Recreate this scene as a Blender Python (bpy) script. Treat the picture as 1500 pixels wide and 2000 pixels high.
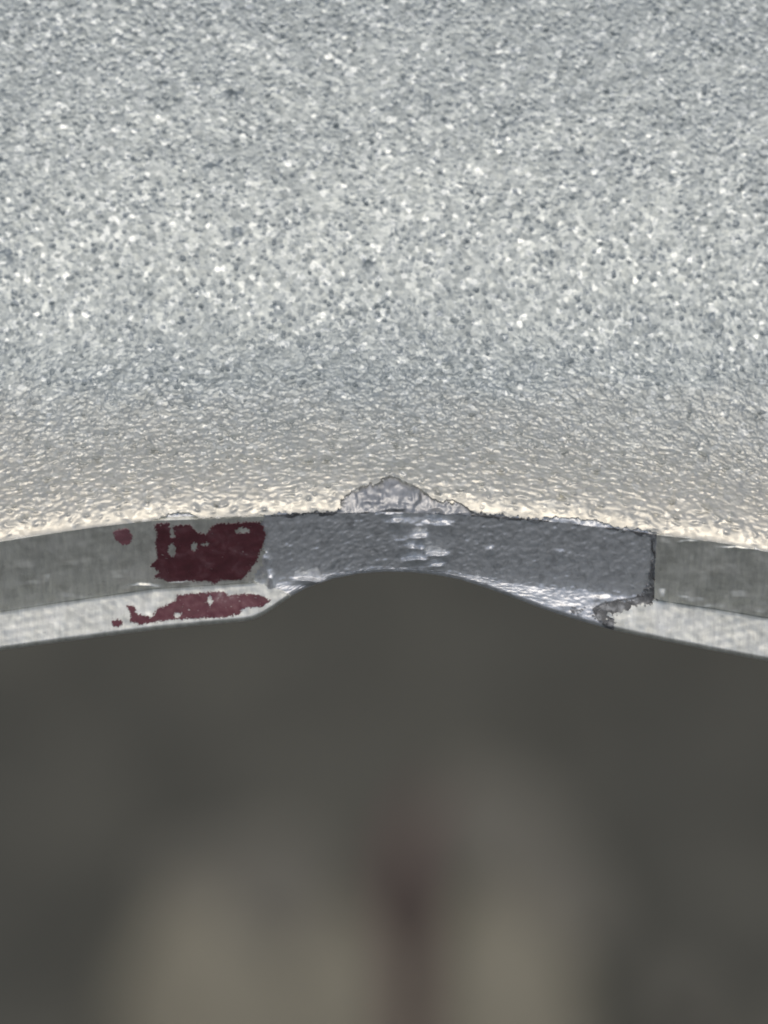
import bpy, math
import numpy as np
from mathutils import Matrix, Vector

scene = bpy.context.scene
for o in list(bpy.data.objects):
    bpy.data.objects.remove(o)
COL = scene.collection
rng = np.random.default_rng(11)

# ------------------------------------------------------------------ camera, sky, sun, exposure
PITCH = math.radians(50)
DIST = 0.35                       # camera to the casting's lip, metres
SC = 0.00003                      # metres per photo pixel at the lip
UX = Vector((1, 0, 0))
UV = Vector((0, math.sin(PITCH), math.cos(PITCH)))
UW = Vector((0, -math.cos(PITCH), math.sin(PITCH)))
CAM_LOC = Vector((0, 0, 1.75))
ROOT_LOC = CAM_LOC - UW * DIST
ROT = Matrix((UX, UV, UW)).transposed().to_4x4()

cam_d = bpy.data.cameras.new('camera')
cam_d.sensor_fit = 'HORIZONTAL'
cam_d.sensor_width = 36
cam_d.lens = 36 * DIST / (1500 * SC)
cam_d.clip_start = 0.01
cam_d.clip_end = 500
cam_d.dof.use_dof = True
cam_d.dof.focus_distance = DIST + 0.0022
cam_d.dof.aperture_fstop = cam_d.lens / 7.0
cam = bpy.data.objects.new('camera', cam_d)
COL.objects.link(cam)
cam.matrix_world = Matrix.Translation(CAM_LOC) @ ROT
scene.camera = cam

SUN_EL, SUN_AZ = math.radians(87), math.radians(205)     # azimuth measured from +Y towards +X
world = bpy.data.worlds.new('World')
scene.world = world
world.use_nodes = True
wn = world.node_tree
for n in list(wn.nodes):
    wn.nodes.remove(n)
sky = wn.nodes.new('ShaderNodeTexSky')
sky.sky_type = 'NISHITA'
sky.sun_disc = False
sky.sun_elevation = SUN_EL
sky.sun_rotation = SUN_AZ
sky.air_density = 1.0
sky.dust_density = 5.0
sky.ozone_density = 1.0
bg = wn.nodes.new('ShaderNodeBackground')
bg.inputs['Strength'].default_value = 0.11
wo = wn.nodes.new('ShaderNodeOutputWorld')
wn.links.new(sky.outputs[0], bg.inputs[0])
wn.links.new(bg.outputs[0], wo.inputs[0])

sun_d = bpy.data.lights.new('sun', 'SUN')
sun_d.energy = 1.1
sun_d.angle = math.radians(70)
sun_d.color = (1.0, 0.97, 0.92)
sun = bpy.data.objects.new('sun', sun_d)
COL.objects.link(sun)
sdir = Vector((math.sin(SUN_AZ) * math.cos(SUN_EL), math.cos(SUN_AZ) * math.cos(SUN_EL), math.sin(SUN_EL)))
sun.rotation_euler = sdir.to_track_quat('Z', 'Y').to_euler()

scene.view_settings.view_transform = 'Standard'
scene.view_settings.look = 'None'
scene.view_settings.gamma = 1
scene.view_settings.use_curve_mapping = False
scene.view_settings.exposure = -0.18
scene.render.engine = 'CYCLES'
scene.cycles.use_denoising = True
scene.cycles.pixel_filter_type = 'BLACKMAN_HARRIS'
scene.cycles.filter_width = 1.9

# ------------------------------------------------------------------ materials
def mat_new(name):
    m = bpy.data.materials.new(name)
    m.use_nodes = True
    nt = m.node_tree
    b = nt.nodes['Principled BSDF']
    return m, nt, b

def node(nt, t, **kw):
    n = nt.nodes.new(t)
    for k, v in kw.items():
        if k in n.inputs.keys():
            n.inputs[k].default_value = v
        else:
            setattr(n, k, v)
    return n

def noise(nt, vec, scale, detail=2.0, rough=0.5, dist=0.0):
    n = node(nt, 'ShaderNodeTexNoise', Scale=scale, Detail=detail, Roughness=rough, Distortion=dist)
    nt.links.new(vec, n.inputs['Vector'])
    return n.outputs['Fac']

def ramp(nt, fac, stops):
    r = nt.nodes.new('ShaderNodeValToRGB')
    e = r.color_ramp.elements
    while len(e) < len(stops):
        e.new(0.5)
    for q, (p, c) in zip(e, stops):
        q.position = p
        q.color = (*c, 1) if len(c) == 3 else c
    nt.links.new(fac, r.inputs[0])
    return r.outputs[0]

def mixc(nt, fac, a, b, mode='MIX'):
    m = nt.nodes.new('ShaderNodeMix')
    m.data_type = 'RGBA'
    m.blend_type = mode
    for sock, v in ((m.inputs[0], fac), (m.inputs[6], a), (m.inputs[7], b)):
        if isinstance(v, bpy.types.NodeSocket):
            nt.links.new(v, sock)
        elif isinstance(v, (int, float)):
            sock.default_value = v
        else:
            sock.default_value = (*v, 1)
    return m.outputs[2]

def objcoord(nt):
    return node(nt, 'ShaderNodeTexCoord').outputs['Object']

def mat_blasted():
    m, nt, b = mat_new('blasted silver coat')
    oc = objcoord(nt)
    v = node(nt, 'ShaderNodeTexVoronoi', Scale=3300.0)
    nt.links.new(oc, v.inputs['Vector'])
    sep = node(nt, 'ShaderNodeSeparateColor')
    nt.links.new(v.outputs['Color'], sep.inputs[0])
    fl = ramp(nt, sep.outputs[0], [(0.0, (.30, .334, .328)), (.45, (.38, .42, .412)), (.88, (.445, .486, .475)), (1.0, (.72, .76, .73))])
    big = ramp(nt, noise(nt, oc, 140, 3), [(.3, (.93, .935, .945)), (.7, (1, 1, 1))])
    c = mixc(nt, 1.0, fl, big, 'MULTIPLY')
    # warm bounce near the lip painted in as a tan tint, ragged upper limit
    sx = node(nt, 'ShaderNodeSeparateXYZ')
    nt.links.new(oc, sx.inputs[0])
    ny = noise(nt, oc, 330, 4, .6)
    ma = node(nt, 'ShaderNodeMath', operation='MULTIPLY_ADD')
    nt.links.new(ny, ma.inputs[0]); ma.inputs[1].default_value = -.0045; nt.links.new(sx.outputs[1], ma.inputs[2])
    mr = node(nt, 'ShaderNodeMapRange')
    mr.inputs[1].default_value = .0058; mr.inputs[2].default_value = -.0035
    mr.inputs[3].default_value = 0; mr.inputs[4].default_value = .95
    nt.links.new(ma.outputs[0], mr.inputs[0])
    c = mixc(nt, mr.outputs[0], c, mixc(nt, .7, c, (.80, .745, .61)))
    nt.links.new(c, b.inputs['Base Color'])
    b.inputs['Metallic'].default_value = .6
    rr = ramp(nt, sep.outputs[1], [(0, (.34,) * 3), (1, (.58,) * 3)])
    nt.links.new(rr, b.inputs['Roughness'])
    return m

def mat_coat():
    """the same silver coat on the machined edge: smoother, stained"""
    m, nt, b = mat_new('silver coat on the edge')
    oc = objcoord(nt)
    c = ramp(nt, noise(nt, oc, 900, 5, .62, .4), [(.3, (.64, .645, .58)), (.5, (.82, .825, .75)), (.72, (.95, .95, .88))])
    mp = node(nt, 'ShaderNodeMapping')
    mp.inputs['Rotation'].default_value = (0, 0, math.radians(12))
    mp.inputs['Scale'].default_value = (2.6, .45, .45)
    nt.links.new(oc, mp.inputs[0])
    c = mixc(nt, .8, c, ramp(nt, noise(nt, mp.outputs[0], 1000, 4, .65), [(.3, (.78, .78, .77)), (.7, (1.2, 1.195, 1.16))]), 'MULTIPLY')
    st = ramp(nt, noise(nt, oc, 2600, 3, .6), [(.68, (0, 0, 0)), (.80, (1, 1, 1))])
    c = mixc(nt, st, c, (.44, .435, .38))
    nt.links.new(c, b.inputs['Base Color'])
    b.inputs['Metallic'].default_value = .55
    nt.links.new(ramp(nt, noise(nt, oc, 1500, 4), [(.3, (.36,) * 3), (.7, (.55,) * 3)]), b.inputs['Roughness'])
    bp = node(nt, 'ShaderNodeBump', Strength=.5, Distance=.00004)
    nt.links.new(noise(nt, oc, 1500, 5, .65), bp.inputs['Height'])
    nt.links.new(bp.outputs[0], b.inputs['Normal'])
    return m

def mat_bare(name='bare grey metal', k=1.0):
    m, nt, b = mat_new(name)
    oc = objcoord(nt)
    mp = node(nt, 'ShaderNodeMapping')
    mp.inputs['Rotation'].default_value = (0, 0, math.radians(-32))
    mp.inputs['Scale'].default_value = (1.4, .9, 1)
    nt.links.new(oc, mp.inputs[0])
    c = ramp(nt, noise(nt, mp.outputs[0], 1300, 5, .65, .8), [(.26, tuple(k * v for v in (.48, .495, .495))), (.5, tuple(k * v for v in (.76, .78, .78))), (.76, tuple(k * v for v in (.90, .92, .925)))])
    nt.links.new(c, b.inputs['Base Color'])
    b.inputs['Metallic'].default_value = .5
    nt.links.new(ramp(nt, noise(nt, mp.outputs[0], 2000, 3), [(.3, (.28,) * 3), (.7, (.5,) * 3)]), b.inputs['Roughness'])
    bp = node(nt, 'ShaderNodeBump', Strength=.3, Distance=.00004)
    nt.links.new(noise(nt, mp.outputs[0], 1900, 4, .6, .5), bp.inputs['Height'])
    nt.links.new(bp.outputs[0], b.inputs['Normal'])
    return m

def mat_paint(name='dark red marking paint', k=1.0, j=0.0):
    m, nt, b = mat_new(name)
    oc = objcoord(nt)
    c = ramp(nt, noise(nt, oc, 700, 6, .68, .5), [(.3, (.10 * k + j, .03 * k + j, .036 * k + j)), (.5, (.145 * k + j, .043 * k + j, .052 * k + j)), (.62, (.20 * k + j, .085 * k + j, .094 * k + j)), (.72, (.36, .27, .265))])
    nt.links.new(c, b.inputs['Base Color'])
    nt.links.new(ramp(nt, noise(nt, oc, 900, 3), [(.3, (.32,) * 3), (.7, (.6,) * 3)]), b.inputs['Roughness'])
    bp = node(nt, 'ShaderNodeBump', Strength=.3, Distance=.00003)
    nt.links.new(noise(nt, oc, 2600, 3), bp.inputs['Height'])
    nt.links.new(bp.outputs[0], b.inputs['Normal'])
    return m

def mat_rough(name, stops, scale, rough=.9):
    m, nt, b = mat_new(name)
    nt.links.new(ramp(nt, noise(nt, objcoord(nt), scale, 5, .6, .3), stops), b.inputs['Base Color'])
    b.inputs['Roughness'].default_value = rough
    b.inputs['Specular IOR Level'].default_value = .25
    return m

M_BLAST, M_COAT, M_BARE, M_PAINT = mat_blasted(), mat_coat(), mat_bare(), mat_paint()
M_THIN = mat_paint('thin rubbed red paint', 1.7, .05)
M_CHIP = mat_bare('shaded raw metal in the chips', .5)  # darker copy of the bare metal, shade put into its colour
M_SOIL = mat_rough('dark soil', [(.3, (.045, .046, .038)), (.52, (.070, .070, .058)), (.75, (.105, .103, .083))], 16)
M_STONE = mat_rough('tan stone', [(.3, (.145, .135, .10)), (.6, (.205, .193, .145)), (.8, (.25, .235, .18))], 40)
M_DARK = mat_rough('dark grey underlayer and painted shade', [(.3, (.10, .102, .10)), (.5, (.18, .182, .178)), (.64, (.42, .43, .425))], 1500, .6)
M_STONE2 = mat_rough('dull grey brown stone', [(.3, (.10, .097, .08)), (.7, (.15, .143, .117))], 30)
M_STRAP = mat_rough('dull red webbing', [(.3, (.095, .068, .061)), (.7, (.125, .088, .08))], 60)

# ------------------------------------------------------------------ helpers
def tag(o, label=None, cat=None, group=None, kind=None):
    for k, v in (('label', label), ('category', cat), ('group', group), ('kind', kind)):
        if v:
            o[k] = v
    return o

def link_mesh(name, verts, faces, mat, parent=None, smooth=True):
    """verts (n,3) array, faces a list of (k,3|4) index arrays"""
    me = bpy.data.meshes.new(name)
    faces = [f for f in faces if len(f)]
    nl = sum(f.size for f in faces); nf = sum(len(f) for f in faces)
    me.vertices.add(len(verts)); me.vertices.foreach_set('co', np.asarray(verts, np.float32).ravel())
    me.loops.add(nl); me.loops.foreach_set('vertex_index', np.concatenate([f.ravel() for f in faces]).astype(np.int32))
    tot = np.concatenate([np.full(len(f), f.shape[1]) for f in faces])
    me.polygons.add(nf)
    me.polygons.foreach_set('loop_start', np.concatenate([[0], np.cumsum(tot)[:-1]]).astype(np.int32))
    me.polygons.foreach_set('loop_total', tot.astype(np.int32))
    me.polygons.foreach_set('use_smooth', np.full(nf, smooth))
    me.update(calc_edges=True)
    me.validate()
    me.materials.append(mat)
    o = bpy.data.objects.new(name, me)
    COL.objects.link(o)
    if parent:
        o.parent = parent
    return o

def fft_noise(shape, step, lam, width=.45, seed=0, aniso=(1, 1), rot=0.0):
    """band-limited noise, unit rms, wavelength lam (same unit as step)"""
    r = np.random.default_rng(seed).standard_normal(shape)
    fy = np.fft.fftfreq(shape[0], step[0])[:, None]; fx = np.fft.fftfreq(shape[1], step[1])[None, :]
    c, s = math.cos(rot), math.sin(rot)
    gx, gy = (c * fx + s * fy) * aniso[0], (-s * fx + c * fy) * aniso[1]
    f = np.sqrt(gx ** 2 + gy ** 2) + 1e-9
    g = np.exp(-(np.log(f * lam) / width) ** 2 / 2)
    z = np.real(np.fft.ifft2(np.fft.fft2(r) * g))
    return z / z.std()

def low_noise(shape, step, lam, seed=0):
    r = np.random.default_rng(seed).standard_normal(shape)
    fy = np.fft.fftfreq(shape[0], step[0])[:, None]; fx = np.fft.fftfreq(shape[1], step[1])[None, :]
    z = np.real(np.fft.ifft2(np.fft.fft2(r) * np.exp(-(fx ** 2 + fy ** 2) * lam ** 2 * 2)))
    return z / z.std()

def curve(pts, smooth=0):
    p = np.array(pts, float)
    xs = np.arange(-260, 1761, 1.0)
    # linear beyond the ends
    s0 = (p[1, 1] - p[0, 1]) / (p[1, 0] - p[0, 0]); s1 = (p[-1, 1] - p[-2, 1]) / (p[-1, 0] - p[-2, 0])
    ys = np.interp(xs, p[:, 0], p[:, 1])
    ys = np.where(xs < p[0, 0], p[0, 1] + (xs - p[0, 0]) * s0, ys)
    ys = np.where(xs > p[-1, 0], p[-1, 1] + (xs - p[-1, 0]) * s1, ys)
    if smooth:
        k = np.hanning(2 * smooth + 1); k /= k.sum()
        ys = np.convolve(np.pad(ys, smooth, mode='reflect', reflect_type='odd'), k, 'valid')
    return lambda x: np.interp(x, xs, ys)

def in_poly(px, py, poly):
    p = np.array(poly, float)
    inside = np.zeros(px.shape, bool)
    j = len(p) - 1
    for i in range(len(p)):
        cond = ((p[i, 1] > py) != (p[j, 1] > py)) & (px < (p[j, 0] - p[i, 0]) * (py - p[i, 1]) / (p[j, 1] - p[i, 1] + 1e-12) + p[i, 0])
        inside ^= cond
        j = i
    return inside

def unproj(px, py, w):
    """casting's own frame: x right, y along the face, z out of the face (metres)"""
    k = SC * (DIST - w) / DIST
    return np.stack([(px - 750) * k, (1000 - py) * k, w], -1)

# outlines of the casting, in 0.03 mm steps
RIDGE = curve([(-100, 1075), (0, 1058), (100, 1042), (200, 1028), (300, 1017), (400, 1014), (520, 1008), (600, 1003), (760, 1000), (940, 1007),
               (1000, 1012), (1100, 1021), (1200, 1033), (1275, 1044), (1350, 1052), (1420, 1062), (1500, 1078), (1600, 1100)], 25)
BASE_B = curve([(-100, 1212), (0, 1195), (100, 1179), (200, 1165), (300, 1150), (400, 1144), (480, 1139), (560, 1132), (620, 1126), (650, 1121),
                (700, 1113), (750, 1109), (800, 1110), (850, 1114), (900, 1121), (950, 1129), (1000, 1136), (1100, 1147), (1200, 1158),
                (1275, 1169), (1300, 1175), (1400, 1190), (1500, 1207), (1600, 1226)], 14)
SILH = curve([(-100, 1284), (0, 1270), (100, 1256), (200, 1243), (300, 1230), (400, 1220), (470, 1214), (490, 1211), (510, 1203), (540, 1184),
              (570, 1163), (600, 1147), (650, 1130), (700, 1120), (750, 1116), (800, 1117), (850, 1122), (900, 1132), (950, 1148), (1000, 1166),
              (1050, 1185), (1100, 1202), (1150, 1217), (1200, 1231), (1300, 1252), (1400, 1272), (1500, 1291), (1600, 1312)], 7)

# depth of the face behind its lip, by distance up from the lip (integrated slope)
_d = np.arange(0, 1600, 1.0)
_sl = np.interp(_d, [0, 12, 45, 95, 210, 400, 700, 1000, 1600], [-.1, .3, .85, 1.2, .82, .40, .15, .05, .01])
_fw = -np.concatenate([[0], np.cumsum((_sl[1:] + _sl[:-1]) / 2)]) * SC
def w_face(px, py):
    return np.interp(RIDGE(px) - py, _d, _fw)

BAND_SLOPE, LEDGE_SLOPE = 1.06, .04
W_TOP = lambda px: 0 * px
def w_edge(px, py):
    """bare metal depth of the edge band and of the ledge below it"""
    r, b = RIDGE(px), BASE_B(px)
    band = -(np.clip(py, None, b) - r) * SC * BAND_SLOPE
    led = -np.clip(py - b, 0, None) * SC * LEDGE_SLOPE
    # rounded inner corner
    t = np.clip(1 - np.abs(py - b) / 8.0, 0, 1)
    return band + led + t * t * 2.2 * SC

_rr = np.random.default_rng(77)
_RW = [(2 * math.pi / l, a, p) for l, a, p in zip(_rr.uniform(13, 60, 40), _rr.uniform(0, math.pi, 40), _rr.uniform(0, 6.28, 40))]
def ripple_field(px, py):
    z = 0 * px
    for k, a, p in _RW:
        z = z + np.sin(k * (px * math.cos(a) + py * math.sin(a)) + p)
    return z / 4.5

THICK = .00016      # thickness of the silver coat

# ------------------------------------------------------------------ the casting
root = bpy.data.objects.new('metal_casting', None)
COL.objects.link(root)
root.empty_display_size = .02
root.matrix_world = Matrix.Translation(ROOT_LOC) @ ROT
tag(root, 'silver grey cast metal part with chipped notch in lower edge and red paint', 'metal part')

def sheet(name, PX, PY, W, mask, mat, skirt, parent=root, WN=None, smooth=True):
    """a coat patch: grid of quads where mask (per face) holds, with walls going down to the metal round its border"""
    n, m = PX.shape
    P = unproj(PX, PY, W).reshape(-1, 3)
    idx = np.arange(n * m).reshape(n, m)
    q = np.stack([idx[1:, :-1], idx[1:, 1:], idx[:-1, 1:], idx[:-1, :-1]], -1)[mask]
    if skirt <= 0:
        used = np.unique(q); re = -np.ones(n * m, int); re[used] = np.arange(len(used))
        return link_mesh(name, P[used], [re[q]], mat, parent, smooth)
    e = np.concatenate([q[:, [0, 1]], q[:, [1, 2]], q[:, [2, 3]], q[:, [3, 0]]])
    key = np.minimum(e[:, 0], e[:, 1]).astype(np.int64) * (n * m) + np.maximum(e[:, 0], e[:, 1])
    _, inv, cnt = np.unique(key, return_inverse=True, return_counts=True)
    be = e[cnt[inv] == 1]
    # local normals for the direction of the wall
    PN = P.reshape(n, m, 3) if WN is None else unproj(PX, PY, WN)
    g0 = np.gradient(PN, axis=0); g1 = np.gradient(PN, axis=1)
    N = np.cross(g1, -g0).reshape(-1, 3); N *= np.sign(N[:, 2:3]); N /= np.linalg.norm(N, axis=1)[:, None] + 1e-20
    bv = np.unique(be)
    down = P[bv] - N[bv] * skirt
    m2 = -np.ones(n * m, int); m2[bv] = n * m + np.arange(len(bv))
    top2 = -np.ones(n * m, int); top2[bv] = n * m + len(bv) + np.arange(len(bv))
    walls = np.stack([top2[be[:, 1]], top2[be[:, 0]], m2[be[:, 0]], m2[be[:, 1]]], -1)
    V = np.concatenate([P, down, P[bv]])
    allf = np.concatenate([q, walls])
    used = np.unique(allf); re = -np.ones(len(V), int); re[used] = np.arange(len(used))
    return link_mesh(name, V[used], [re[allf]], mat, parent, smooth)

CHIP = [(642, 1030), (650, 1003), (664, 996), (668, 985), (676, 967), (690, 957), (714, 951), (735, 941), (750, 931), (763, 929), (784, 937),
        (812, 949), (832, 962), (845, 974), (862, 979), (886, 977), (905, 985), (922, 997), (938, 1009), (950, 1030)]
CHIP_L = [(306, 1030), (311, 1010), (330, 1003), (350, 1001), (372, 1002), (388, 1011), (398, 1030)]
CHIP_R = [(1052, 1040), (1062, 1013), (1085, 1009), (1130, 1012), (1172, 1018), (1192, 1024), (1206, 1036), (1212, 1050)]

# --- blasted face
AL = .000056
cols = np.arange(-110, 1611, AL / SC)
# rows at even arc length
seg = np.sqrt(1 + _sl ** 2) * SC
arc = np.concatenate([[0], np.cumsum(seg[1:])])
rows_a = np.arange(0, np.interp(1180, _d, arc), AL)
rows_d = np.interp(rows_a, arc, _d)
GPX = np.broadcast_to(cols[None, :], (len(rows_d), len(cols))).copy()
GPY = RIDGE(GPX) - rows_d[:, None]
sh = GPX.shape
def grit(lam, seed, stretch=1.0):
    # blasted grit: blurred white noise, sharpened into separate peaks
    z = low_noise(sh, (AL, AL / stretch), lam, seed)
    z = np.sign(z) * np.abs(z) ** 1.25
    return z / z.std()
g = grit(.000165, 1)
gf = fft_noise(sh, (AL, AL), .00020, .3, 7)
gl = grit(.00027, 2, 1.5)
tl = np.clip(1.15 - rows_d / 420.0, 0, 1)[:, None]
g3 = low_noise(sh, (AL, AL), .0025, 3)
g = g * np.sqrt(1 - tl ** 2) + gl * tl
tm = np.clip(1 - np.abs(rows_d - 430) / 420.0, 0, 1)[:, None]
grain = (.000010 + .0000025 * tm + .000030 * tl) * g + .000003 * gf
grain += .000009 * np.clip(g, .5, None) ** 2
# fewer bumps just at the rounded lip
fade = np.clip((rows_d - 2) / 30.0, .05, 1)[:, None]
patch = 1 + .12 * np.clip(low_noise(sh, (AL, AL), .0016, 5), -2, 2)
disp = grain * fade * patch + .000022 * g3
for (x, y, r, dep) in [(455, 190, 9, 1), (463, 455, 9, 1), (545, 600, 11, 1), (405, 330, 8, .6), (262, 876, 8, .9), (8, 505, 14, 1), (718, 515, 7, .8),
                       (1390, 620, 7, .7), (880, 700, 6, .6), (1150, 870, 9, .7), (330, 690, 6, .6), (1030, 430, 7, .6), (780, 790, 7, .8), (985, 660, 6, .7)]:
    disp -= dep * .00022 * np.exp(-((GPX - x) ** 2 + (GPY - y) ** 2) / r ** 2)
for (x0, y0, x1, y1, dep) in [(400, 330, 432, 325, .9), (836, 178, 832, 242, .7), (1262, 590, 1274, 640, .5), (705, 540, 722, 508, .6), (215, 500, 262, 505, .4), (1085, 175, 1100, 120, .5),
                              (95, 95, 112, 50, .5), (770, 430, 764, 500, .5), (1120, 1000, 1040, 905, .3)]:
    L = math.hypot(x1 - x0, y1 - y0)
    tt = ((GPX - x0) * (x1 - x0) + (GPY - y0) * (y1 - y0)) / L
    nn = ((GPX - x0) * (y1 - y0) - (GPY - y0) * (x1 - x0)) / L
    disp -= dep * .00009 * np.exp(-(nn / 4.5) ** 2) * np.clip(np.minimum(tt, L - tt) / 8, 0, 1)
WF = w_face(GPX, GPY) + THICK + disp
fcx = (GPX[1:, 1:] + GPX[:-1, :-1]) / 2; fcy = (GPY[1:, 1:] + GPY[:-1, :-1]) / 2
rag = 3.0 * low_noise(fcx.shape, (1, 1), 6.0, 9) + .8 * low_noise(fcx.shape, (1, 1), 2.0, 10)
mask = ~(in_poly(fcx + rag, fcy + rag * .6, CHIP) | in_poly(fcx + rag * .6, fcy + rag * .4, CHIP_L) | in_poly(fcx + rag * .6, fcy + rag * .5, CHIP_R))
edge_n = np.abs(low_noise((1, fcx.shape[1]), (1, 1), 4.0, 15)) * 3.2 + np.abs(low_noise((1, fcx.shape[1]), (1, 1), 12.0, 16)) * 3.0
edge_n = edge_n * np.interp(fcx[0], [-200, 250, 330, 480, 640, 900, 1000, 1295, 1310], [0, 0, .5, .2, .8, 1, 1, 1, 0])[None, :]
mask &= ((rows_d[1:] + rows_d[:-1]) / 2)[:, None] > edge_n
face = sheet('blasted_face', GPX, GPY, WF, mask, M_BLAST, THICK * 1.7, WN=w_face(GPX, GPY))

# --- bare metal under the coat near the lip
bx = np.arange(240, 1300, 2.0)
bd = np.arange(0, 110, 2.0)
QX = np.broadcast_to(bx[None, :], (len(bd), len(bx))).copy()
QY = RIDGE(QX) - bd[::1, None]
sh = QX.shape
WQ = w_face(QX, QY) - .00006 + .000022 * fft_noise(sh, (2, 2), 20, .45, 21) + .00003 * fft_noise(sh, (2, 2), 60, .4, 22)

def terrace(px, py, W, cx, cy, lx, ly, k=1.0, fall=3.0):
    """small torn step: rises over 2*ly, then falls back to the surface"""
    t = py - cy - .9 * np.sin(px / 8.3 + cx) - .4 * np.sin(px / 3.9 + cy) - .06 * (px - cx) * math.sin(cx + cy)
    up = np.clip(t + ly, 0, 2 * ly)
    dn = np.clip(t - ly, 0, 2 * ly * fall) / fall
    return W + k * SC * (up - dn) * np.exp(-np.abs((px - cx) / lx) ** 4)

for a in [(767, 990, 27, 4, 1.0, .8), (850, 998, 14, 5, 1.4, .6), (700, 1000, 45, 3, .7, .6), (895, 996, 25, 6, .5, 1), (705, 958, 9, 5, .8, 1.5),
          (720, 972, 22, 6, .5, 1.2), (795, 963, 14, 10, .45, 1.2), (815, 958, 6, 9, .6, 1.2)]:
    WQ = terrace(QX, QY, WQ, *a)
for x0, x1, mt in ((0, 560, M_BARE), (560, 1000, M_CHIP), (1000, 1400, M_BARE)):
    fm = np.zeros((sh[0] - 1, sh[1] - 1), bool)
    fm[:, (bx[:-1] >= x0) & (bx[:-1] < x1)] = True
    sheet('bare_lip', QX, QY, WQ, fm, mt, 0)

# --- edge band and ledge: bare metal all along, then the coat patches on it
ex = np.arange(-110, 1611, 2.0)
nb, nl = 76, 46
def edge_rows(px1):
    r, b, s = RIDGE(px1), BASE_B(px1), SILH(px1)
    tb = np.linspace(0, 1, nb)[:, None]; tl = np.linspace(0, 1, nl)[1:, None]
    band = r + (b - r) * tb
    led = b + np.maximum(s - b, 4) * tl
    return np.concatenate([band, led])
EY = edge_rows(ex)
EX = np.broadcast_to(ex[None, :], EY.shape).copy()
sh = EX.shape
mott = .00003 * fft_noise(sh, (1.9, 2), 30, .6, 31, (1.25, .85), math.radians(-35)) + .000012 * fft_noise(sh, (1.9, 2), 11, .4, 32)
WE0 = w_edge(EX, EY)
WE = WE0 + mott * np.where(EY > BASE_B(EX), .35, .8)
# torn steps of the break
for a in [(770, 1001, 30, 3, 1.5, 1.5), (772, 1016, 16, 5, 1.5, 1.5), (800, 1018, 36, 8, .6, 2.0), (860, 1021, 30, 5, 1.0, 2.0), (820, 1045, 20, 5, 1.7, 1.4),
          (800, 1050, 34, 6, .8, 1.5), (814, 1066, 18, 6, 1.8, 1.2), (790, 1066, 24, 7, .7, 1.2), (852, 1082, 24, 4, 2.2, 1.5), (812, 1090, 27, 4, 2.3, 1.5),
          (845, 1102, 26, 5, 1.0, 1.5), (605, 1131, 34, 4, 1.9, 1.2), (955, 1068, 10, 5, .8, 2), (1100, 1075, 22, 4, .5, 2), (528, 1120, 8, 9, 1.2, 1.6), (520, 1085, 9, 8, .7, 2)]:
    WE = terrace(EX, EY, WE, *a)
# hollow right of the steps, slanted line left of it
WE -= .00022 * np.exp(-(((EX - 848) / 26) ** 2 + ((EY - 1010) / 7) ** 2))
sl = (EX - (748 + (EY - 1010) * .45))
WE -= .00010 * np.clip(1 - np.abs(sl - 8) / 12, 0, 1) * ((EY > 1005) & (EY < 1102))
# ledge: polished bright dents
for (x, y, rx, ry, k) in [(940, 1138, 12, 8, .0001), (1170, 1170, 26, 7, .00008), (1100, 1184, 20, 6, .00006), (1050, 1160, 20, 9, .00006)]:
    WE += k * np.exp(-(((EX - x) / rx) ** 2 + ((EY - y) / ry) ** 2))
# groove of the coat edge / crack at 1275
gx = EX - (1278 - (EY - 1042) * .045)
WE -= .00015 * np.exp(-(gx / 4.5) ** 2) * (EY < 1178)
WE -= .00012 * in_poly(EX, EY, [(1262, 1120), (1284, 1115), (1282, 1172), (1240, 1184), (1228, 1194), (1205, 1200), (1190, 1206), (1206, 1222), (1196, 1232), (1180, 1228),
                              (1166, 1206), (1158, 1192), (1174, 1180), (1206, 1172), (1240, 1168), (1262, 1162)])
# rounded lower rim
t = np.clip((EY - (SILH(EX) - 9)) / 9, 0, 1)
WE -= t ** 2.2 * 9 * SC * 1.3 * (EX == EX)
sheet('edge_metal', EX, EY, WE, np.ones((sh[0] - 1, sh[1] - 1), bool), M_BARE, 0)

# coat patches on a finer grid of the same surface
def coat_patch(name, x0, x1, poly_fn, off, mat, thick, step=1.5, seed=0, ragamp=2.0, ripple=.00001, raglam=3.0, terr=(), scratch=0):
    px1 = np.arange(x0, x1 + .1, step)
    PY = edge_rows(px1)
    # densify rows
    yy = np.linspace(0, 1, int((nb + nl) * 2 / step))
    src = np.linspace(0, 1, PY.shape[0])
    PY = np.stack([np.interp(yy, src, PY[:, c]) for c in range(PY.shape[1])], 1)
    PX = np.broadcast_to(px1[None, :], PY.shape).copy()
    W = w_edge(PX, PY) + off
    if ripple:
        W = W + ripple * ripple_field(PX, PY) * np.where(PY > BASE_B(PX), .5, 1.0)
    for a in terr:
        W = terrace(PX, PY, W, *a)
    t = np.clip((PY - (SILH(PX) - 9)) / 9, 0, 1)
    W = W - t ** 2.2 * 9 * SC * 1.3
    cx = (PX[1:, 1:] + PX[:-1, :-1]) / 2; cy = (PY[1:, 1:] + PY[:-1, :-1]) / 2
    rg = ragamp * low_noise(cx.shape, (1, 1), raglam, seed + 90)
    rg2 = ragamp * low_noise(cx.shape, (1, 1), raglam, seed + 91)
    k = poly_fn(cx + rg, cy + rg2, cx, cy)
    if scratch:
        k &= fft_noise(cx.shape, (.8, step), 9, .4, seed + 95, (1.9, .5), math.radians(20)) < scratch
    return sheet(name, PX, PY, W, k, mat, thick)

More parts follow.
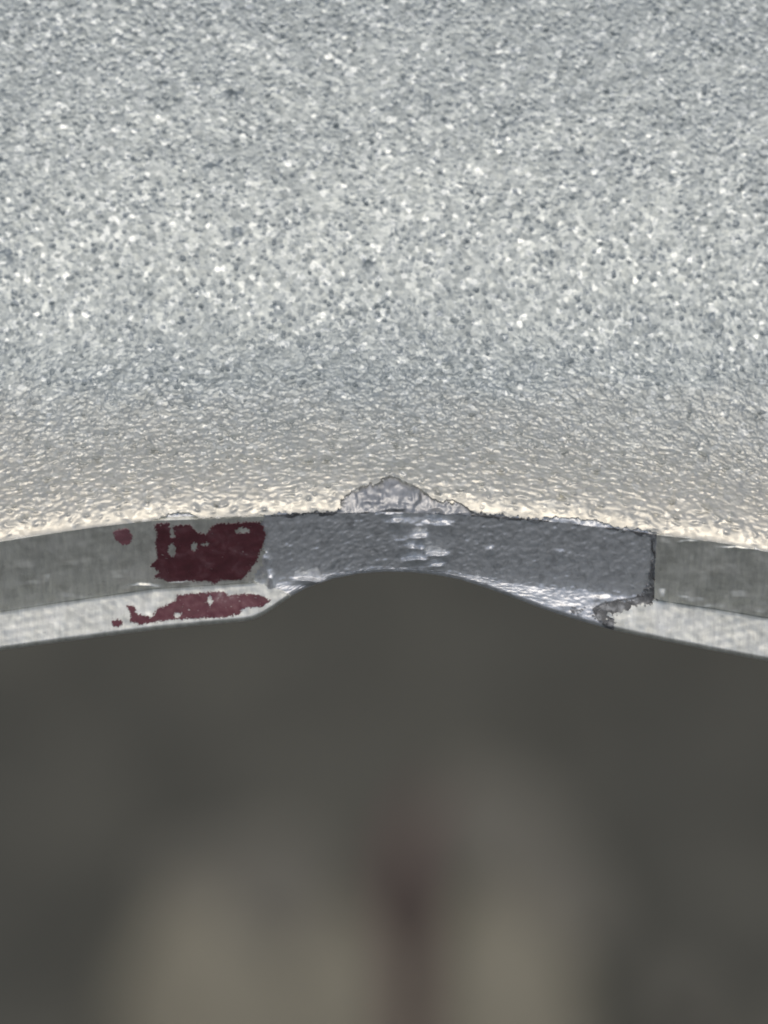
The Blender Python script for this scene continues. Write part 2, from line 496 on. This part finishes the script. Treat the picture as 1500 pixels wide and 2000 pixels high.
def left_band(x, y, cx, cy):
    k = (x < 512 + 10 * np.sin(y / 17.0)) & (cy < BASE_B(cx) - 1)
    return k & ~in_poly(x, y, [(486, 1145), (500, 1118), (520, 1095), (560, 1095), (560, 1150)])
def left_ledge(x, y, cx, cy):
    return (cy > np.interp(cx, [-300, 470, 500, 525, 548, 570], [0, 0, 1142, 1145, 1153, 1166])) & (cy > BASE_B(cx) + 1) & (cx < 568)
def right_band(x, y, cx, cy):
    return (cx > 1283 - (cy - 1042) * .045) & (cy < BASE_B(cx) - 1)
def right_ledge(x, y, cx, cy):
    return (cy > BASE_B(cx) + 1) & in_poly(x, y, [(1284, 1160), (1284, 1172), (1262, 1182), (1236, 1184), (1226, 1193), (1206, 1200), (1184, 1201), (1204, 1217), (1196, 1228),
                                                   (1190, 1260), (1400, 1420), (1800, 1500), (1800, 1100), (1500, 1100)])
coat_patch('coated_edge', -110, 540, left_band, THICK, M_COAT, THICK * 1.6, seed=1, ripple=.000016, terr=[(92, 1128, 7, 8, .5, 2), (60, 1138, 22, 4, .55, 2), (285, 1142, 24, 3, 1.3, .8), (140, 1163, 26, 4, .5, 1.5), (232, 1120, 22, 8, .4, 2), (250, 1146, 16, 5, .45, 1.5),
           (350, 1136, 24, 2, .9, 1.0), (150, 1096, 34, 9, .25, 2), (40, 1100, 26, 9, .25, 2)])
coat_patch('coated_ledge', -110, 576, left_ledge, THICK, M_COAT, THICK * 1.6, seed=2, ragamp=1.0, ripple=.000014)
coat_patch('coated_edge', 1260, 1610, right_band, THICK, M_COAT, THICK * 1.6, seed=3, ripple=.00002, terr=[(1293, 1158, 8, 9, .8, 1.5), (1330, 1160, 18, 6, .5, 2), (1352, 1170, 28, 5, .55, 1.5), (1395, 1182, 30, 4, .5, 1.5), (1440, 1160, 24, 6, .6, 2),
           (1475, 1190, 34, 5, .5, 1.5), (1344, 1056, 20, 2, 1.0, 1.0), (1440, 1069, 36, 2, 1.2, 1.0), (1300, 1056, 12, 5, .4, 2), (1400, 1110, 44, 10, .25, 2), (1540, 1150, 40, 6, .5, 2)])
coat_patch('coated_ledge', 1170, 1610, right_ledge, THICK, M_COAT, THICK * 1.6, seed=4, ragamp=2.5, raglam=5.0, ripple=.000014)

# dark underlayer torn open where the ledge coat ends, its crevice shade painted in
def torn(x, y, cx, cy):
    a = in_poly(x, y, [(1262, 1150), (1276, 1146), (1284, 1172), (1262, 1186), (1240, 1188), (1226, 1198), (1204, 1204), (1184, 1200), (1168, 1190), (1180, 1181), (1204, 1175), (1232, 1174), (1256, 1164)])
    b = in_poly(x, y, [(1158, 1186), (1176, 1196), (1196, 1206), (1206, 1216), (1200, 1228), (1188, 1228), (1174, 1212), (1162, 1204)])
    c = in_poly(x, y, [(1112, 1194), (1128, 1187), (1140, 1189), (1126, 1197)])
    return a | b | c
def cut_line(x, y, cx, cy):  # the crack's shade, painted as a thin dark line
    g = x - (1277 - (y - 1042) * .045 + 2.2 * np.sin(y / 9.0) + 1.5 * np.sin(y / 4.3))
    return (np.abs(g) < np.interp(y, [1040, 1110, 1130, 1172], [1.3, 1.9, 4, 6])) & (cy < BASE_B(cx) + 3)
coat_patch('underlayer_and_shade', 1100, 1300, torn, .00010, M_DARK, .0001, step=1.0, seed=21, ragamp=3.6, ripple=.00003, raglam=4.0)
def lip_line(x, y, cx, cy):  # shade of the gap under the ridge, painted in as a dark strip
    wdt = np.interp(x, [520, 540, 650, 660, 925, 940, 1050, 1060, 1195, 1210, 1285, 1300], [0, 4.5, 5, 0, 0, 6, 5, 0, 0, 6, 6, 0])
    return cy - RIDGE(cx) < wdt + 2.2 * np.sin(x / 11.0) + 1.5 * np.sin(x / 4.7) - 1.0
coat_patch('underlayer_and_shade', 515, 1300, lip_line, .00003, M_DARK, .00006, step=1.0, seed=23, ragamp=1.5, ripple=0, raglam=6.0)
coat_patch('underlayer_and_shade', 1255, 1295, cut_line, .00004, M_DARK, .0001, step=1.0, seed=22, ragamp=1.0, ripple=.00001, raglam=6.0)

# red marking paint
BANDP = [(300, 1026), (330, 1022), (333, 1050), (344, 1052), (338, 1028), (372, 1025), (382, 1038), (402, 1046), (412, 1030), (424, 1024), (505, 1020), (514, 1030),
         (518, 1052), (508, 1078), (498, 1100), (482, 1122), (472, 1132), (430, 1134), (420, 1141), (404, 1134), (330, 1137), (298, 1126), (312, 1118), (294, 1106),
         (308, 1092), (304, 1062), (308, 1040)]
HOLES = [(336, 1075, 8, 14), (379, 1068, 6, 9), (401, 1063, 9, 4), (474, 1037, 16, 6)]
def band_paint(x, y, cx, cy):
    k = in_poly(x, y, BANDP)
    for (hx, hy, rx, ry) in HOLES:
        k &= ((x - hx) / rx) ** 2 + ((y - hy) / ry) ** 2 > 1
    return k
def spot_paint(x, y, cx, cy):
    return in_poly(x, y, [(219, 1040), (232, 1036), (248, 1034), (258, 1048), (252, 1062), (240, 1066), (226, 1054)])
LEDP = [(246, 1182), (260, 1182), (266, 1200), (298, 1205), (306, 1190), (330, 1180), (343, 1172), (346, 1163), (380, 1159), (425, 1155), (437, 1157), (447, 1163),
        (490, 1159), (512, 1164), (528, 1174), (512, 1186), (486, 1186), (472, 1190), (470, 1199), (436, 1206), (380, 1208), (330, 1211), (275, 1219), (254, 1214), (256, 1200)]
def ledge_paint(x, y, cx, cy):
    k = in_poly(x, y, LEDP)
    for (hx, hy, rx, ry) in [(410, 1174, 5, 10), (347, 1201, 7, 5)]:
        k &= ((x - hx) / rx) ** 2 + ((y - hy) / ry) ** 2 > 1
    return k & (cy > BASE_B(cx) + 1)
def dot_paint(x, y, cx, cy):
    return ((x - 228) / 11) ** 2 + ((y - 1217) / 7) ** 2 < 1
PT = THICK + .00004
for nm, a, b, fn, lab, sd in [('paint_mark', 285, 530, band_paint, 'large dark red paint block across the edge band', 11), ('paint_mark', 210, 268, spot_paint, 'small red paint dab on the edge band', 12),
                              ('paint_mark', 236, 540, ledge_paint, 'long ragged red paint stroke on the pale ledge', 13), ('paint_mark', 212, 246, dot_paint, 'tiny red paint speck on the pale ledge', 14)]:
    o = coat_patch(nm, a, b, fn, PT, M_THIN if 'dab' in lab else M_PAINT, .00008, step=1.0, seed=sd, ragamp=1.3, ripple=.000014, raglam=2.6, scratch=2.55)
    o['label'] = lab

# --- back of the casting: lower wall, back, sides, top
sx = np.arange(-110, 1611, 5.0)
wS = w_edge(sx, SILH(sx)) - 9 * SC * 1.3 - .00002
front = unproj(sx, SILH(sx), wS)
BACK = -.020
under = front.copy(); under[:, 1] += .0006; under[:, 2] = (front[:, 2] + BACK) / 2
back = front.copy(); back[:, 1] += .003; back[:, 2] = BACK
topd = np.full(len(sx), rows_d[-1])
tf = unproj(sx, RIDGE(sx) - topd, w_face(sx, RIDGE(sx) - topd))
tb = tf.copy(); tb[:, 2] = BACK
G = np.stack([front, under, back, tb, tf])
n, m = G.shape[:2]
idx = np.arange(n * m).reshape(n, m)
q = np.stack([idx[:-1, :-1], idx[:-1, 1:], idx[1:, 1:], idx[1:, :-1]], -1).reshape(-1, 4)
V = [*G.reshape(-1, 3)]
tri = []
for side in (0, -1):
    pr = GPY[:, side][::12]; xs_ = np.full(len(pr), sx[side])
    fp = unproj(xs_, pr, w_face(xs_, pr)); bp_ = fp.copy(); bp_[:, 2] = BACK
    b0 = len(V)
    V += [*fp, *bp_]
    k = len(fp)
    for i in range(k - 1):
        tri.append([b0 + i, b0 + i + 1, b0 + k + i + 1, b0 + k + i])
link_mesh('back_shell', np.array(V), [q, np.array(tri)], M_COAT, root, smooth=False)

# ------------------------------------------------------------------ ground far below, out of focus
def ground_point(px, py):
    d = -UW * DIST + UX * ((px - 750) * SC) + UV * ((1000 - py) * SC)
    t = -CAM_LOC.z / d.z
    return CAM_LOC + d * t

gc = ground_point(750, 1000)
def spread(n, half, near):
    t = np.linspace(-1, 1, n)
    return np.sign(t) * (np.abs(t) * near + np.abs(t) ** 5 * (half - near))
xs_, ys_ = spread(121, 60, .6) + gc.x, spread(121, 60, .6) + gc.y
GX, GY = np.meshgrid(xs_, ys_)
GZ = .004 * fft_noise(GX.shape, (1, 1), 9, .6, 61) * np.clip(1.2 - np.hypot(GX - gc.x, GY - gc.y), 0, 1) - .008
V = np.stack([GX, GY, GZ], -1).reshape(-1, 3)
idx = np.arange(121 * 121).reshape(121, 121)
q = np.stack([idx[:-1, :-1], idx[:-1, 1:], idx[1:, 1:], idx[1:, :-1]], -1).reshape(-1, 4)
tag(link_mesh('ground', V, [q], M_SOIL), kind='structure')

def stone(px, py, rx, ry, h, rot, seed, label, mat=None):
    c = ground_point(px, py)
    r = np.random.default_rng(seed)
    nu, nv = 28, 14
    ph = np.linspace(0, 2 * math.pi, nu, endpoint=False)
    th = np.linspace(.06, math.pi - .06, nv)
    lob = 1 + .10 * np.cos(2 * ph + r.uniform(0, 6)) + .08 * np.cos(3 * ph + r.uniform(0, 6)) + .05 * np.cos(5 * ph + r.uniform(0, 6))
    X = np.sin(th)[:, None] ** .7 * np.cos(ph) * lob * rx
    Y = np.sin(th)[:, None] ** .7 * np.sin(ph) * lob * ry
    Z = np.cos(th)[:, None] * h * (1 + .15 * np.cos(ph * 2 + 1)) + h * .55
    cr, sr = math.cos(rot), math.sin(rot)
    P = np.stack([X * cr - Y * sr, X * sr + Y * cr, Z + 0 * X], -1).reshape(-1, 3)
    idx = np.arange(nu * nv).reshape(nv, nu)
    nx = np.roll(idx, -1, 1)
    q = np.stack([idx[1:], nx[1:], nx[:-1], idx[:-1]], -1).reshape(-1, 4)
    P = np.concatenate([P, [[0, 0, P[:nu, 2].mean()], [0, 0, P[-nu:, 2].mean()]]])
    t = np.array([[nu * nv, idx[0, i], idx[0, (i + 1) % nu]] for i in range(nu)] + [[nu * nv + 1, idx[-1, (i + 1) % nu], idx[-1, i]] for i in range(nu)])
    o = link_mesh('flat_stone', P, [q, t], mat or M_STONE)
    o.location = (c.x, c.y, -.004)
    tag(o, label, 'stone', 'pale stones on the dark ground')

K = CAM_LOC.z / math.sin(PITCH) / DIST * SC        # metres on the ground per photo pixel across
stone(430, 2050, 175 * K, 350 * K, .014, .15, 3, 'largest blurred pale tan stone on dark ground, left of the red strap')
stone(985, 2080, 155 * K, 370 * K, .013, -.12, 8, 'blurred pale tan stone on dark ground, right of the red strap')
stone(655, 2030, 105 * K, 330 * K, .008, .1, 14, 'blurred narrow tan stone against the left side of the red strap')
stone(470, 1770, 170 * K, 190 * K, .009, -.4, 21, 'blurred dull brown stone behind the left pale stone', M_STONE2)
stone(1010, 1690, 150 * K, 220 * K, .009, .5, 33, 'blurred dull grey stone behind the right pale stone', M_STONE2)
stone(1330, 1960, 60 * K, 80 * K, .008, .2, 41, 'small blurred dull stone apart at the right', M_STONE2)

# red strap: a folded flat band
pts = [(838, 1560), (815, 1620), (790, 1690), (785, 1760), (795, 1850), (800, 1960), (795, 2100), (800, 2250)]
hw = [18, 30, 40, 32, 30, 30, 30, 30]
P, F = [], []
for i, ((x, y), h_) in enumerate(zip(pts, hw)):
    for dx, dz in ((-h_, .0), (h_, .0), (h_, .003), (-h_, .003)):
        p = ground_point(x + dx, y)
        P.append((p.x, p.y, .004 + dz + .003 * math.sin(i * 1.3)))
    if i:
        a, b = (i - 1) * 4, i * 4
        for k in range(4):
            F.append([a + k, a + (k + 1) % 4, b + (k + 1) % 4, b + k])
F += [[3, 2, 1, 0], [len(P) - 4, len(P) - 3, len(P) - 2, len(P) - 1]]
tag(link_mesh('red_strap', np.array(P), [np.array(F)], M_STRAP), 'blurred dull red flat strap lying on dark ground between two tan stones', 'strap')
